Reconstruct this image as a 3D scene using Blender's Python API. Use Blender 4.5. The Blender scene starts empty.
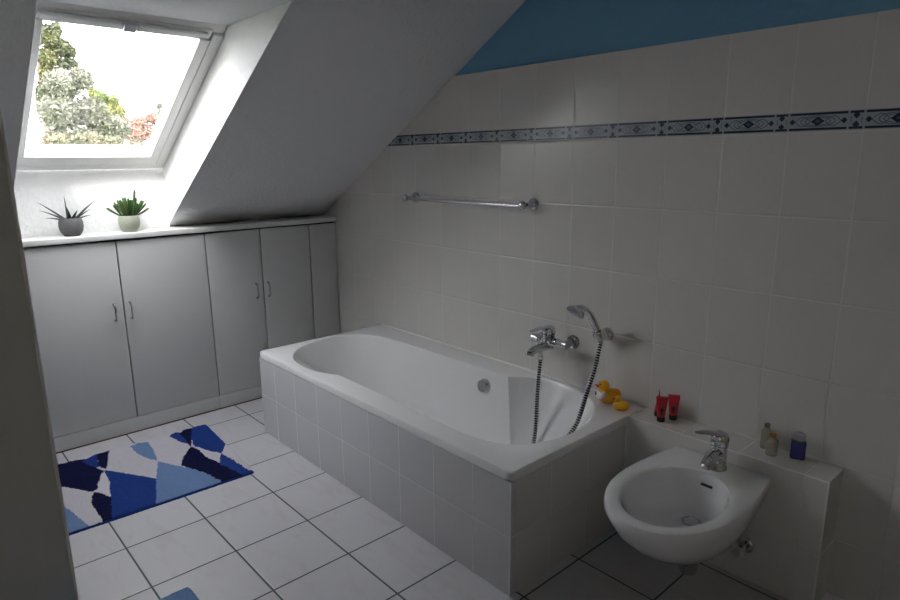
import bpy, bmesh, math, random
from mathutils import Vector, Matrix, noise
from mathutils.bvhtree import BVHTree
PI = math.pi
sc = bpy.context.scene
COL = sc.collection
R = random.Random(7)

# ------------------------------------------------------------------ helpers
class MB:
    def __init__(s): s.v = []; s.f = []; s.m = []; s.cur = 0
    def vert(s, p): s.v.append(tuple(p)); return len(s.v) - 1
    def face(s, ids): s.f.append(tuple(ids)); s.m.append(s.cur)
    def mat(s, i): s.cur = i; return s
    def poly(s, pts): s.face([s.vert(p) for p in pts]); return s
    def box(s, a, b):
        x0, y0, z0 = a; x1, y1, z1 = b
        i = [s.vert(p) for p in ((x0,y0,z0),(x1,y0,z0),(x1,y1,z0),(x0,y1,z0),(x0,y0,z1),(x1,y0,z1),(x1,y1,z1),(x0,y1,z1))]
        for q in ((0,3,2,1),(4,5,6,7),(0,1,5,4),(1,2,6,5),(2,3,7,6),(3,0,4,7)): s.face([i[k] for k in q])
        return s
    def bbox(s, a, b, r=.004, M=None):
        """box with chamfered edges"""
        c = [(a[k]+b[k])/2 for k in range(3)]; h = [abs(b[k]-a[k])/2 for k in range(3)]
        bm = bmesh.new(); bmesh.ops.create_cube(bm, size=1)
        for v in bm.verts: v.co = Vector([c[k] + v.co[k]*2*h[k] for k in range(3)])
        bmesh.ops.bevel(bm, geom=bm.edges[:], offset=min(r, min(h)*.9), segments=3, profile=.5, affect='EDGES')
        s.bm(bm, M); return s
    def bm(s, bm, M=None):
        base = len(s.v)
        for v in bm.verts:
            s.v.append(tuple(M @ v.co if M else v.co))
        bm.verts.index_update()
        for f in bm.faces: s.face([base + v.index for v in f.verts])
        bm.free()
    def rings(s, rs, close=True, cap0=False, cap1=False):
        ids = [[s.vert(p) for p in r] for r in rs]
        n = len(rs[0])
        for a, b in zip(ids, ids[1:]):
            for k in range(n if close else n-1):
                l = (k+1) % n
                s.face((a[k], a[l], b[l], b[k]))
        if cap0: s.face(ids[0][::-1])
        if cap1: s.face(ids[-1])
        return s
    def tube(s, path, rad, n=12, cap=True, flat=None):
        """sweep a circle (or ellipse, flat=ratio) along a path"""
        P = [Vector(p) for p in path]
        if not hasattr(rad, '__len__'): rad = [rad]*len(P)
        rs = []; up = None
        for i, p in enumerate(P):
            t = (P[min(i+1, len(P)-1)] - P[max(i-1, 0)]).normalized()
            if up is None:
                up = Vector((0,0,1)) if abs(t.z) < .9 else Vector((0,1,0))
            sd = t.cross(up).normalized(); up = sd.cross(t).normalized()
            fl = 1 if flat is None else (flat[i] if hasattr(flat, '__len__') else flat)
            rs.append([p + sd*math.cos(2*PI*k/n)*rad[i] + up*math.sin(2*PI*k/n)*rad[i]*fl for k in range(n)])
        return s.rings(rs, True, cap, cap)
    def lathe(s, prof, M=None, n=28, cap0=True, cap1=True):
        """profile of (r, z)"""
        rs = []
        for r, z in prof:
            q = [Vector((r*math.cos(2*PI*k/n), r*math.sin(2*PI*k/n), z)) for k in range(n)]
            rs.append([M @ v for v in q] if M else q)
        return s.rings(rs, True, cap0, cap1)
    def ball(s, c, r, seg=16, M=None):
        if not hasattr(r, '__len__'): r = (r, r, r)
        bm = bmesh.new(); bmesh.ops.create_uvsphere(bm, u_segments=seg, v_segments=max(6, seg*2//3), radius=1)
        T = Matrix.Translation(Vector(c)) @ (M or Matrix.Identity(4)) @ Matrix.Diagonal((r[0], r[1], r[2], 1))
        s.bm(bm, T); return s
    def prism_y(s, prof, y0, y1):
        """profile of (x, z) points extruded in y"""
        a = [(x, y0, z) for x, z in prof]; b = [(x, y1, z) for x, z in prof]
        return s.rings([a, b], True, True, True)
    def build(s, name, mats, parent=None, smooth=None, loc=None):
        me = bpy.data.meshes.new(name)
        me.from_pydata([Vector(v) - Vector(loc) if loc else v for v in s.v], [], s.f)
        if not isinstance(mats, (list, tuple)): mats = [mats]
        for m in mats: me.materials.append(m)
        me.polygons.foreach_set('material_index', s.m)
        bm = bmesh.new(); bm.from_mesh(me)
        if not getattr(s, 'open', False):
            bmesh.ops.recalc_face_normals(bm, faces=bm.faces[:])
        if smooth is not None:
            for f in bm.faces: f.smooth = True
            for e in bm.edges:
                if len(e.link_faces) == 2 and e.calc_face_angle(0) > math.radians(smooth): e.smooth = False
        bm.to_mesh(me); bm.free()
        o = bpy.data.objects.new(name, me); COL.objects.link(o)
        if loc: o.location = loc
        if parent:
            o.parent = parent
            if not loc: o.matrix_parent_inverse = Matrix.Translation(-world_loc(parent))
        return o
def world_loc(o):
    v = Vector(o.location); q = o
    while q.parent:
        v += Vector((0,0,0)) if q.matrix_parent_inverse.translation.length == 0 else q.matrix_parent_inverse.translation
        q = q.parent; v += q.location
    return v
def thing(name, label, cat, loc=(0,0,0), group=None):
    o = bpy.data.objects.new(name, None); COL.objects.link(o); o.location = loc
    o.empty_display_size = .05
    o['label'] = label; o['category'] = cat
    if group: o['group'] = group
    return o
def tag(o, label, cat, group=None):
    o['label'] = label; o['category'] = cat
    if group: o['group'] = group
    return o
def struct(o): o['kind'] = 'structure'; return o
def frame(origin, z, x=(1,0,0)):
    z = Vector(z).normalized(); x = Vector(x); x = (x - z*x.dot(z)).normalized(); y = z.cross(x)
    M = Matrix((x, y, z)).transposed().to_4x4(); M.translation = Vector(origin); return M
def spline(pts, n=8, closed=False):
    P = [Vector(p) for p in pts]; out = []; N = len(P)
    for i in range(N if closed else N-1):
        g = (lambda k: P[k % N]) if closed else (lambda k: P[max(0, min(N-1, k))])
        a, b, c, d = g(i-1), g(i), g(i+1), g(i+2)
        for k in range(n):
            t = k/n
            out.append(.5*((2*b) + (c-a)*t + (2*a-5*b+4*c-d)*t*t + (3*b-3*c+d-a)*t**3))
    if not closed: out.append(P[-1])
    return out

# ------------------------------------------------------------------ materials
def new_mat(name):
    m = bpy.data.materials.new(name); m.use_nodes = True
    nt = m.node_tree; b = nt.nodes['Principled BSDF']; return m, nt, b
def N(nt, t, **kw):
    n = nt.nodes.new(t)
    for k, v in kw.items(): setattr(n, k, v)
    return n
def math_(nt, op, a, b=None, c=None):
    n = N(nt, 'ShaderNodeMath', operation=op)
    for i, q in enumerate((a, b, c)):
        if q is None: continue
        if hasattr(q, 'default_value') or hasattr(q, 'links'): nt.links.new(q, n.inputs[i])
        else: n.inputs[i].default_value = q
    return n.outputs[0]
def mixc(nt, fac, a, b):
    n = N(nt, 'ShaderNodeMix', data_type='RGBA')
    for s, q in ((n.inputs[0], fac), (n.inputs[6], a), (n.inputs[7], b)):
        if hasattr(q, 'links'): nt.links.new(q, s)
        elif hasattr(q, '__len__'): s.default_value = (*q[:3], 1)
        else: s.default_value = q
    return n.outputs[2]
def simple(name, col, rough=.5, metal=0, coat=0, trans=0, noise_amt=0, noise_scale=20, bump=0, bump_scale=80, sub=0, spec=None, ior=None):
    m, nt, b = new_mat(name)
    b.inputs['Base Color'].default_value = (*col, 1); b.inputs['Roughness'].default_value = rough
    b.inputs['Metallic'].default_value = metal; b.inputs['Coat Weight'].default_value = coat
    b.inputs['Coat Roughness'].default_value = .08
    b.inputs['Transmission Weight'].default_value = trans
    if spec is not None: b.inputs['Specular IOR Level'].default_value = spec
    if ior: b.inputs['IOR'].default_value = ior
    tc = N(nt, 'ShaderNodeTexCoord')
    if noise_amt:
        n = N(nt, 'ShaderNodeTexNoise'); n.inputs['Scale'].default_value = noise_scale; n.inputs['Detail'].default_value = 4
        nt.links.new(tc.outputs['Object'], n.inputs['Vector'])
        d = tuple(c*(1-noise_amt) for c in col); l = tuple(min(1, c*(1+noise_amt)) for c in col)
        nt.links.new(mixc(nt, n.outputs['Fac'], d, l), b.inputs['Base Color'])
    if bump:
        n = N(nt, 'ShaderNodeTexNoise'); n.inputs['Scale'].default_value = bump_scale; n.inputs['Detail'].default_value = 3
        nt.links.new(tc.outputs['Object'], n.inputs['Vector'])
        bp = N(nt, 'ShaderNodeBump'); bp.inputs['Strength'].default_value = bump; bp.inputs['Distance'].default_value = .01
        nt.links.new(n.outputs['Fac'], bp.inputs['Height']); nt.links.new(bp.outputs['Normal'], b.inputs['Normal'])
    return m
def tile_mat(name, axes, size, origin, joint, tile_col, grout_col, rough, vein=.06, vein_scale=(3, 8, 3), var=.04, coat=.0, bumpd=.0015, vein_col=None, uneven=.35):
    """rectangular tiles laid out in world space along two axes"""
    m, nt, b = new_mat(name)
    tc = N(nt, 'ShaderNodeTexCoord'); sp = N(nt, 'ShaderNodeSeparateXYZ')
    nt.links.new(tc.outputs['Object'], sp.inputs[0])
    masks = []; cells = []
    for ax, s_, o_ in zip(axes, size, origin):
        u = math_(nt, 'DIVIDE', math_(nt, 'SUBTRACT', sp.outputs['XYZ'.index(ax)], o_), s_)
        cells.append(math_(nt, 'FLOOR', u))
        fr = math_(nt, 'FRACT', u)
        d = math_(nt, 'MULTIPLY', math_(nt, 'MINIMUM', fr, math_(nt, 'SUBTRACT', 1.0, fr)), s_)   # distance to joint in m
        masks.append(d)
    d = math_(nt, 'MINIMUM', masks[0], masks[1])
    mr = N(nt, 'ShaderNodeMapRange'); mr.inputs['From Min'].default_value = joint/2*.8; mr.inputs['From Max'].default_value = joint/2*1.25
    nt.links.new(d, mr.inputs['Value'])           # 0 in joint, 1 on tile
    mb = N(nt, 'ShaderNodeMapRange', interpolation_type='SMOOTHSTEP'); mb.inputs['From Min'].default_value = joint*.3; mb.inputs['From Max'].default_value = joint*1.6
    nt.links.new(d, mb.inputs['Value'])
    cmb = N(nt, 'ShaderNodeCombineXYZ'); nt.links.new(cells[0], cmb.inputs[0]); nt.links.new(cells[1], cmb.inputs[1])
    wn = N(nt, 'ShaderNodeTexWhiteNoise'); nt.links.new(cmb.outputs[0], wn.inputs['Vector'])
    # veining, shifted for each tile
    vm = N(nt, 'ShaderNodeVectorMath', operation='MULTIPLY'); nt.links.new(tc.outputs['Object'], vm.inputs[0]); vm.inputs[1].default_value = vein_scale
    va = N(nt, 'ShaderNodeVectorMath', operation='MULTIPLY_ADD'); nt.links.new(wn.outputs['Color'], va.inputs[0]); va.inputs[1].default_value = (9, 9, 9); nt.links.new(vm.outputs[0], va.inputs[2])
    n = N(nt, 'ShaderNodeTexNoise'); n.inputs['Scale'].default_value = 1; n.inputs['Detail'].default_value = 5; n.inputs['Distortion'].default_value = .8
    nt.links.new(va.outputs[0], n.inputs['Vector'])
    vr = N(nt, 'ShaderNodeMapRange'); vr.inputs['From Min'].default_value = .52; vr.inputs['From Max'].default_value = .75; vr.inputs['To Max'].default_value = 1
    nt.links.new(n.outputs['Fac'], vr.inputs['Value'])
    base = mixc(nt, math_(nt, 'MULTIPLY', wn.outputs['Value'], var), tile_col, tuple(c*.5 for c in tile_col))
    base = mixc(nt, math_(nt, 'MULTIPLY', vr.outputs[0], vein), base, vein_col or tuple(c*.45 for c in tile_col))
    nt.links.new(mixc(nt, mr.outputs[0], grout_col, base), b.inputs['Base Color'])
    rr = N(nt, 'ShaderNodeMapRange'); rr.inputs['To Min'].default_value = .85; rr.inputs['To Max'].default_value = rough
    nt.links.new(mr.outputs[0], rr.inputs['Value']); nt.links.new(rr.outputs[0], b.inputs['Roughness'])
    bp = N(nt, 'ShaderNodeBump'); bp.inputs['Strength'].default_value = .6; bp.inputs['Distance'].default_value = bumpd
    # gentle unevenness of the glaze adds to the joint relief
    n2 = N(nt, 'ShaderNodeTexNoise'); n2.inputs['Scale'].default_value = 9; nt.links.new(tc.outputs['Object'], n2.inputs['Vector'])
    nt.links.new(math_(nt, 'ADD', mb.outputs[0], math_(nt, 'MULTIPLY', n2.outputs['Fac'], uneven)), bp.inputs['Height'])
    nt.links.new(bp.outputs['Normal'], b.inputs['Normal'])
    b.inputs['Coat Weight'].default_value = coat
    return m

M = {}
M['plaster'] = simple('white_plaster', (.68, .69, .705), .9, noise_amt=.02, bump=.25, bump_scale=55)
M['beige'] = simple('beige_wall_paint', (.70, .62, .50), .9)
M['plaster_rough'] = simple('white_textured_wallpaper', (.86, .86, .85), .9, bump=.8, bump_scale=38)
M['blue'] = simple('blue_wall_paint', (.16, .37, .56), .85, noise_amt=.04, noise_scale=6, bump=.2, bump_scale=60)
TILE = (.655, .645, .62)
M['wall_tile'] = tile_mat('wall_tile_glazed', 'XZ', (.2, .25), (1.5949, 1.4492-.005), .0032, TILE, (.675, .665, .64), .20, vein=.05, var=.07, coat=0)
M['wall_tile_top'] = tile_mat('wall_tile_glazed_upper', 'XZ', (.2, .5), (1.5949, 1.30), .0032, TILE, (.675, .665, .64), .20, vein=.05, var=.07)
M['apron_tile'] = tile_mat('bath_apron_tile', 'XZ', (.2, .25), (2.2132, .2099), .0034, (.61, .615, .64), (.72, .725, .74), .2, vein=.05, var=.06)  # bluish cast of the daylight is put into the front tile colour
M['apron_tile_side'] = tile_mat('bath_end_tile', 'YZ', (.2, .25), (-.772, .2099), .003, (.64, .63, .60), (.68, .67, .64), .22, vein=.05, var=.06)
M['ledge_tile'] = tile_mat('ledge_tile_front', 'XZ', (.2, .25), (1.5949, .19), .003, TILE, (.675, .665, .64), .20, vein=.05, var=.06)
M['ledge_top'] = tile_mat('ledge_tile_top', 'XY', (.2, .4), (1.5949, .05), .003, TILE, (.70, .69, .66), .2, vein=.05, var=.06)
M['ledge_end'] = tile_mat('ledge_tile_end', 'YZ', (.4, .25), (.05, .19), .003, TILE, (.675, .665, .64), .20, vein=.05, var=.06)
M['floor_tile'] = tile_mat('floor_tile_marbled', 'XY', (.2898, .2898), (1.0557, -1.0261), .0062, (.475, .475, .50), (.06, .075, .08), .33, vein=.30, vein_scale=(6, 17, 6), var=.06, vein_col=(.33, .29, .285))
M['ceramic'] = simple('white_sanitary_ceramic', (.76, .765, .77), .08, coat=.5)
M['acrylic'] = simple('white_bath_acrylic', (.78, .785, .79), .12, coat=.3)
M['silicone'] = simple('white_silicone', (.75, .74, .72), .5)
M['laminate'] = simple('white_cabinet_laminate', (.60, .61, .61), .42, noise_amt=.015, noise_scale=3)
M['counter'] = simple('white_counter_laminate', (.74, .74, .72), .35)
M['dark'] = simple('dark_gap', (.006, .006, .006), .8)  # near-black cabinet body colour stands in for the shade in the door gaps
M['brown'] = simple('brown_floor_strip', (.10, .055, .03), .7)
M['chrome'] = simple('polished_chrome', (.58, .59, .61), .08, metal=1)
M['chrome_dull'] = simple('brushed_chrome', (.50, .51, .53), .28, metal=1)
M['spray'] = simple('grey_spray_plate', (.16, .16, .17), .3)
M['black_rubber'] = simple('black_rubber', (.015, .015, .015), .6)
M['frame_white'] = simple('window_frame_white', (.74, .74, .73), .38)
M['gasket'] = simple('window_gasket_grey', (.12, .12, .12), .7)
M['door'] = simple('pale_door_paint', (.66, .65, .58), .5)
M['door_edge'] = simple('door_edge_light', (.88, .87, .83), .45)
M['pot_grey'] = simple('grey_cement', (.13, .13, .133), .9, noise_amt=.25, noise_scale=40, bump=.5, bump_scale=60)
M['pot_green'] = simple('pale_green_glazed_clay', (.36, .385, .30), .6, noise_amt=.14, noise_scale=60, bump=.3, bump_scale=70)
M['soil'] = simple('potting_soil', (.03, .02, .015), .95, bump=.8, bump_scale=120)
M['aloe'] = simple('dark_succulent_leaf', (.035, .06, .045), .45, noise_amt=.3, noise_scale=90)
M['leaf'] = simple('green_succulent_leaf', (.035, .095, .018), .4, noise_amt=.3, noise_scale=50)
M['leaf_tip'] = simple('leaf_tip_dark', (.10, .12, .04), .4)
M['duck'] = simple('yellow_vinyl', (.88, .40, .008), .3, coat=.2)
M['duck_small'] = simple('bright_yellow_vinyl', (.88, .50, .012), .3, coat=.2)
M['beak'] = simple('orange_red_vinyl', (.65, .05, .01), .35)
M['collar'] = simple('white_vinyl', (.75, .72, .72), .4)
M['collar_blue'] = simple('blue_print', (.12, .14, .45), .4)
M['eye'] = simple('black_paint', (.01, .01, .01), .3)
M['red'] = simple('red_plastic_tube', (.55, .012, .02), .32, coat=.2)
M['black_cap'] = simple('black_plastic_cap', (.012, .011, .011), .3)
M['emblem'] = simple('dark_printed_emblem', (.05, .006, .008), .4)
def liquid(name, c, tr=.35):
    return simple(name, c, .12, trans=tr, ior=1.4, coat=.4)
M['liq_amber'] = liquid('pale_amber_liquid', (.56, .52, .38), .7)
M['liq_green'] = liquid('pale_green_liquid', (.60, .60, .50), .75)
M['liq_blue'] = liquid('blue_liquid', (.035, .045, .27), .25)
M['cap_clear'] = simple('clear_cap_plastic', (.55, .57, .6), .15, trans=.5)
M['cap_amber'] = simple('amber_cap_plastic', (.40, .20, .08), .2, trans=.2)
M['cap_dark'] = simple('smoky_cap_plastic', (.10, .10, .10), .2)
M['paper'] = simple('white_label_paper', (.55, .55, .50), .6)
M['border_bg'] = simple('border_tile_pale_blue', (.37, .41, .45), .25, noise_amt=.12, noise_scale=60)
M['border_mid'] = simple('border_tile_grey_blue', (.10, .125, .17), .25)
M['border_navy'] = simple('border_tile_navy', (.025, .035, .06), .25)
def carpet(name, c):
    m = simple(name, c, .95, noise_amt=.22, noise_scale=160, bump=1.0, bump_scale=260)
    m.node_tree.nodes['Principled BSDF'].inputs['Specular IOR Level'].default_value = .1
    return m
M['mat_white'] = carpet('mat_pile_white', (.60, .58, .63))
M['mat_light'] = carpet('mat_pile_light_blue', (.16, .26, .47))
M['mat_royal'] = carpet('mat_pile_royal_blue', (.017, .050, .24))
M['mat_navy'] = carpet('mat_pile_navy', (.006, .008, .045))
# window pane: clear, with the mirror reflection of plain glass
gm = bpy.data.materials.new('window_glass'); gm.use_nodes = True; nt = gm.node_tree; nt.nodes.clear()
out = N(nt, 'ShaderNodeOutputMaterial'); mx = N(nt, 'ShaderNodeMixShader'); tr = N(nt, 'ShaderNodeBsdfTransparent'); gl = N(nt, 'ShaderNodeBsdfGlossy')
tr.inputs[0].default_value = (.95, .95, .95, 1); gl.inputs['Roughness'].default_value = .02
lw = N(nt, 'ShaderNodeLayerWeight'); lw.inputs['Blend'].default_value = .5
nt.links.new(math_(nt, 'MULTIPLY_ADD', math_(nt, 'POWER', lw.outputs['Facing'], 4.0), .6, .03), mx.inputs[0]); nt.links.new(tr.outputs[0], mx.inputs[1]); nt.links.new(gl.outputs[0], mx.inputs[2]); nt.links.new(mx.outputs[0], out.inputs[0])
M['glass'] = gm

# ------------------------------------------------------------------ dimensions
TH = .582                       # roof pitch (dz/dx)
SL = lambda x: 1.125 + TH*x     # inner roof plane
WP = lambda x: 1.425 + TH*x     # window plane
YR, YL = -.95, -1.67            # window reveal right / left
XB = -.124                      # wall below the window
ZLIN = 1.90
XT_IN = (ZLIN-1.125)/TH; XT_W = (ZLIN-1.425)/TH
ZC = 2.45; XC = (ZC-1.125)/TH
X1, X2, W, H = .450, 2.184, .772, .4357
ROOM_X, ROOM_Y, FRONT_Y = 4.4, 0, -3.0

# ------------------------------------------------------------------ setting
b = MB().box((-.5, -3.15, -.2), (ROOM_X+.15, .15, 0)); struct(b.build('floor', M['floor_tile']))
OUT = .34
def outp(x): return 1.125 + OUT + TH*x
b = MB()
full = [(-.5, SL(-.5)), (XC, ZC), (ROOM_X+.15, ZC), (ROOM_X+.15, ZC+.3), (XC, ZC+.3+.0), (-.5, outp(-.5))]
full[4] = ((ZC+.3-1.125-OUT)/TH, ZC+.3)
b.prism_y(full, YR, .15); b.prism_y(full, -3.15, YL)
upper = [(XT_IN, ZLIN), (XC, ZC), (ROOM_X+.15, ZC), (ROOM_X+.15, ZC+.3), ((ZC+.3-1.125-OUT)/TH, ZC+.3), ((ZLIN-1.125-OUT)/TH, ZLIN)]
b.prism_y(upper, YL, YR)
struct(b.build('ceiling', M['plaster']))
# wall below the window, between the reveals
b = MB()
b.prism_y([(-.5, SL(-.5)), (-.1484, 1.0386), (XB, 1.0386), (XB, 1.345), (-.5, 1.345-.376*TH)], YL, YR)
b.prism_y([(-.5, 0), (-.42, 0), (-.42, SL(-.42)), (-.5, SL(-.5))], -3.15, .15)
struct(b.build('wall_window', M['plaster_rough']))
# thin linings that carry the rough wallpaper round the reveal
def rev(y, t):
    q = [(XB, SL(XB)), (XT_IN, ZLIN), (XT_W, ZLIN), (XB, 1.353)]
    bb = MB().prism_y(q, y, y+t); return bb
b = MB(); 
for y, t in ((YR-.003, .0025), (YL+.0005, .0025)):
    q = [(XB, SL(XB)+.001), (XT_IN, ZLIN-.001), (XT_W, ZLIN-.001), (XB, 1.352)]
    b.prism_y(q, y, y+t)
struct(b.build('trim_1', M['plaster_rough']))
# painted wall and tile field
b = MB().mat(0).box((0, .012, 0), (ROOM_X, .15, ZC)); b.mat(1).box((-.5, .008, 0), (-.001, .15, 1.6))
struct(b.build('wall_back', [M['blue'], M['plaster']]))
b = MB()
b.mat(0); a = [(0, 0), (ROOM_X, 0), (ROOM_X, 1.4492), ((1.4492-1.125)/TH, 1.4492), (0, 1.125)]
b.prism_y(a, 0, .012)
b.mat(1); b.prism_y([((1.4492+.0538-1.125)/TH, 1.503), (ROOM_X, 1.503), (ROOM_X, 1.7559), ((1.7559-1.125)/TH, 1.7559)], 0, .012)
struct(b.build('trim_2', [M['wall_tile'], M['wall_tile_top']]))
# decorative border: pale listels with navy edges, diamonds and crossed inserts
b = MB(); zb, bh = 1.4492, .0538; zc = zb+bh/2
b.mat(0).prism_y([((zb-1.125)/TH, zb), (ROOM_X, zb), (ROOM_X, zb+bh), ((zb+bh-1.125)/TH, zb+bh)], -.0005, .012)
def fl(pts, lay, m):
    b.mat(m); y = -.0005-.0003*lay
    pts = [(max(x, (z-1.125)/TH), z) for x, z in pts]
    if max(p[0] for p in pts) - min(p[0] for p in pts) < .0005: return
    b.prism_y(pts, y, y+.00025)
def diamond(cx, cz, rx, rz, lay, m, n=4):
    fl([(cx+rx*math.cos(2*PI*k/n), cz+rz*math.sin(2*PI*k/n)) for k in range(n)], lay, m)
def rect(x0, x1, z0, z1, lay, m): fl([(x0, z0), (x1, z0), (x1, z1), (x0, z1)], lay, m)
def stroke(pts, w, lay, m):
    for (ax, az), (bx, bz) in zip(pts, pts[1:]):
        d = Vector((bx-ax, bz-az)).normalized()*w/2
        fl([(ax-d.y, az+d.x), (ax+d.y, az-d.x), (bx+d.y, bz-d.x), (bx-d.y, bz+d.x)], lay, m)
k0 = -6
for k in range(k0, 15):
    xj = 1.5949 + .2*k                       # joint; the long piece runs xj .. xj+.158, the insert xj+.158 .. xj+.2
    if xj+.2 < (zb-1.125)/TH or xj > ROOM_X: continue
    xe = min(xj+.157, ROOM_X); m0 = xj+.003
    for z0, z1 in ((zb+.002, zb+.0085), (zb+bh-.0085, zb+bh-.002)):
        rect(m0, xe, z0, z1, 1, 2)
        rect(xj+.163, min(xj+.197, ROOM_X), z0, z1, 1, 2)
    cx = xj+.08
    for rx, rz in ((.046, .0155), (.034, .0115)):
        stroke([(cx+rx*math.cos(2*PI*q/24), zc+rz*math.sin(2*PI*q/24)) for q in range(25)], .0022, 1, 1)
    for s in (-1, 1):
        stroke([(cx+s*(.02+.05*q/8), zc+.014*math.sin(PI*q/8*1.2)) for q in range(9)], .0021, 2, 1)
        stroke([(cx+s*(.02+.05*q/8), zc-.014*math.sin(PI*q/8*1.2)) for q in range(9)], .0021, 2, 1)
        diamond(cx+s*.070, zc, .008, .0085, 3, 2)
    diamond(cx, zc, .019, .0135, 3, 2); diamond(cx, zc, .007, .005, 4, 1)
    cx = xj+.18
    stroke([(cx-.013, zc-.016), (cx+.013, zc+.016)], .004, 2, 0); 
    for s in (-1, 1):
        diamond(cx, zc+s*.012, .0095, .0075, 3, 2, 6)
        diamond(cx, zc+s*.0045, .004, .005, 3, 2)
        rect(cx-.013*s-.001, cx-.013*s+.001, zc-.008, zc+.008, 2, 1)
    for s in (-1, 1): stroke([(cx-.015, zc-s*.017), (cx+.015, zc+s*.017)], .0034, 5, 0)
struct(b.build('trim_3', [M['border_bg'], M['border_mid'], M['border_navy']]))
struct(MB().box((ROOM_X, -3.15, 0), (ROOM_X+.15, 0, ZC)).build('wall_right', M['beige']))
WX0, WX1, WZ0, WZ1 = 3.70, 4.02, 1.40, 1.76      # small window added behind the camera to let in fill light
b = MB().box((-.42, -3.15, 0), (WX0, -3.0, ZC+.2)).box((WX1, -3.15, 0), (ROOM_X, -3.0, ZC+.2)).box((WX0, -3.15, 0), (WX1, -3.0, WZ0)).box((WX0, -3.15, WZ1), (WX1, -3.0, ZC+.2))
struct(b.build('wall_front', M['beige']))

# ------------------------------------------------------------------ skylight
def wpt(u, y, n=0):
    """point in the window plane: u = distance along x from the wall below, n = height off the plane into the room"""
    L_ = math.sqrt(1+TH*TH)
    x = XB + u/L_; z = WP(x) - 0
    return Vector((x + n*TH/L_, y, z - n/L_))
LU = (XT_W - XB)*math.sqrt(1+TH*TH)       # length along the roof
def bar(mb, u0, u1, y0, y1, n0, n1, bev=.004):
    e = Vector((1, 0, TH)).normalized(); nn = Vector((TH, 0, -1)).normalized()
    o = wpt(0, 0)
    Mx = Matrix((e, Vector((0,1,0)), nn)).transposed().to_4x4(); Mx.translation = o
    mb.bbox((u0, y0, n0), (u1, y1, n1), bev, Mx)
win = bpy.data.objects.new('window_1', None); COL.objects.link(win); win.location = (XB, (YR+YL)/2, 1.36); struct(win)
b = MB()
bar(b, .0, .045, YL+.004, YR-.004, -.05, .012)
bar(b, LU-.05, LU+.0, YL+.004, YR-.004, -.05, .0)
bar(b, .045, LU-.05, YR-.05, YR-.004, -.05, .012)
bar(b, .045, LU-.05, YL+.004, YL+.05, -.05, .012)
b.build('window_frame', M['frame_white'], win, 30)
b = MB()
g0 = .052
bar(b, g0, g0+.075, YL+.055, YR-.055, -.05, .018)
bar(b, LU-.088, LU-.03, YL+.055, YR-.055, -.05, .008)
bar(b, g0+.07, LU-.08, YR-.055-.040, YR-.055, -.05, .018)
bar(b, g0+.07, LU-.08, YL+.055, YL+.055+.040, -.05, .018)
sash = b.build('window_sash', M['frame_white'], win, 30)
b = MB(); bar(b, .03, LU-.02, YL+.03, YR-.03, -.06, -.045, .001)
# the seal is a ring, so the pane stays clear
b = MB()
bar(b, .044, .053, YL+.046, YR-.046, -.05, .002, .001); bar(b, .044, LU-.04, YR-.0555, YR-.0495, -.05, .002, .001)
bar(b, .044, LU-.04, YL+.0495, YL+.0555, -.05, .002, .001)
b.build('window_seal', M['gasket'], win)
b = MB(); bar(b, g0+.06, LU-.08, YL+.088, YR-.088, -.022, -.016, .001)
b.build('glass_pane', M['glass'], win)
b = MB()
yc = (YR+YL)/2
bar(b, LU-.058, LU-.030, YL+.075, yc-.025, .014, .030, .006)
bar(b, LU-.058, LU-.030, yc+.025, YR-.075, .014, .030, .006)
vent = b.build('ventilation_flap', M['frame_white'], win, 30)
b = MB(); bar(b, LU-.066, LU-.026, yc-.022, yc+.022, .010, .034, .004); b.build('window_latch', M['chrome_dull'], win, 30)

fill_win = bpy.data.objects.new('fill_window', None); COL.objects.link(fill_win); fill_win.location = ((WX0+WX1)/2, -3.1, WZ0); struct(fill_win)  # added window, there to brighten the right side of the room
b = MB()
for a_, c_ in (((WX0, WZ0), (WX1, WZ0+.03)), ((WX0, WZ1-.03), (WX1, WZ1)), ((WX0, WZ0+.03), (WX0+.03, WZ1-.03)), ((WX1-.03, WZ0+.03), (WX1, WZ1-.03))):
    b.bbox((a_[0], -3.12, a_[1]), (c_[0], -3.07, c_[1]), .003)
b.build('window_frame', M['frame_white'], fill_win, 30)
MB().box((WX0+.03, -3.10, WZ0+.03), (WX1-.03, -3.095, WZ1-.03)).build('glass_pane', M['glass'], fill_win)

# open door leaf beside the camera
d = bpy.data.objects.new('door_1', None); COL.objects.link(d); d.location = (1.5, -2.2, 0); struct(d)
MB().bbox((1.462, -2.70, .01), (1.5, -1.842, 2.02), .002).build('door_leaf', M['door'], d, 30)
MB().bbox((1.4995, -2.71, .008), (1.513, -1.835, 2.03), .002).build('door_rebate', M['door'], d, 30)
MB().bbox((1.5125, -1.8435, .008), (1.5155, -1.835, 2.03), .001).build('door_edge_strip', M['door_edge'], d, 30)

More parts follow.
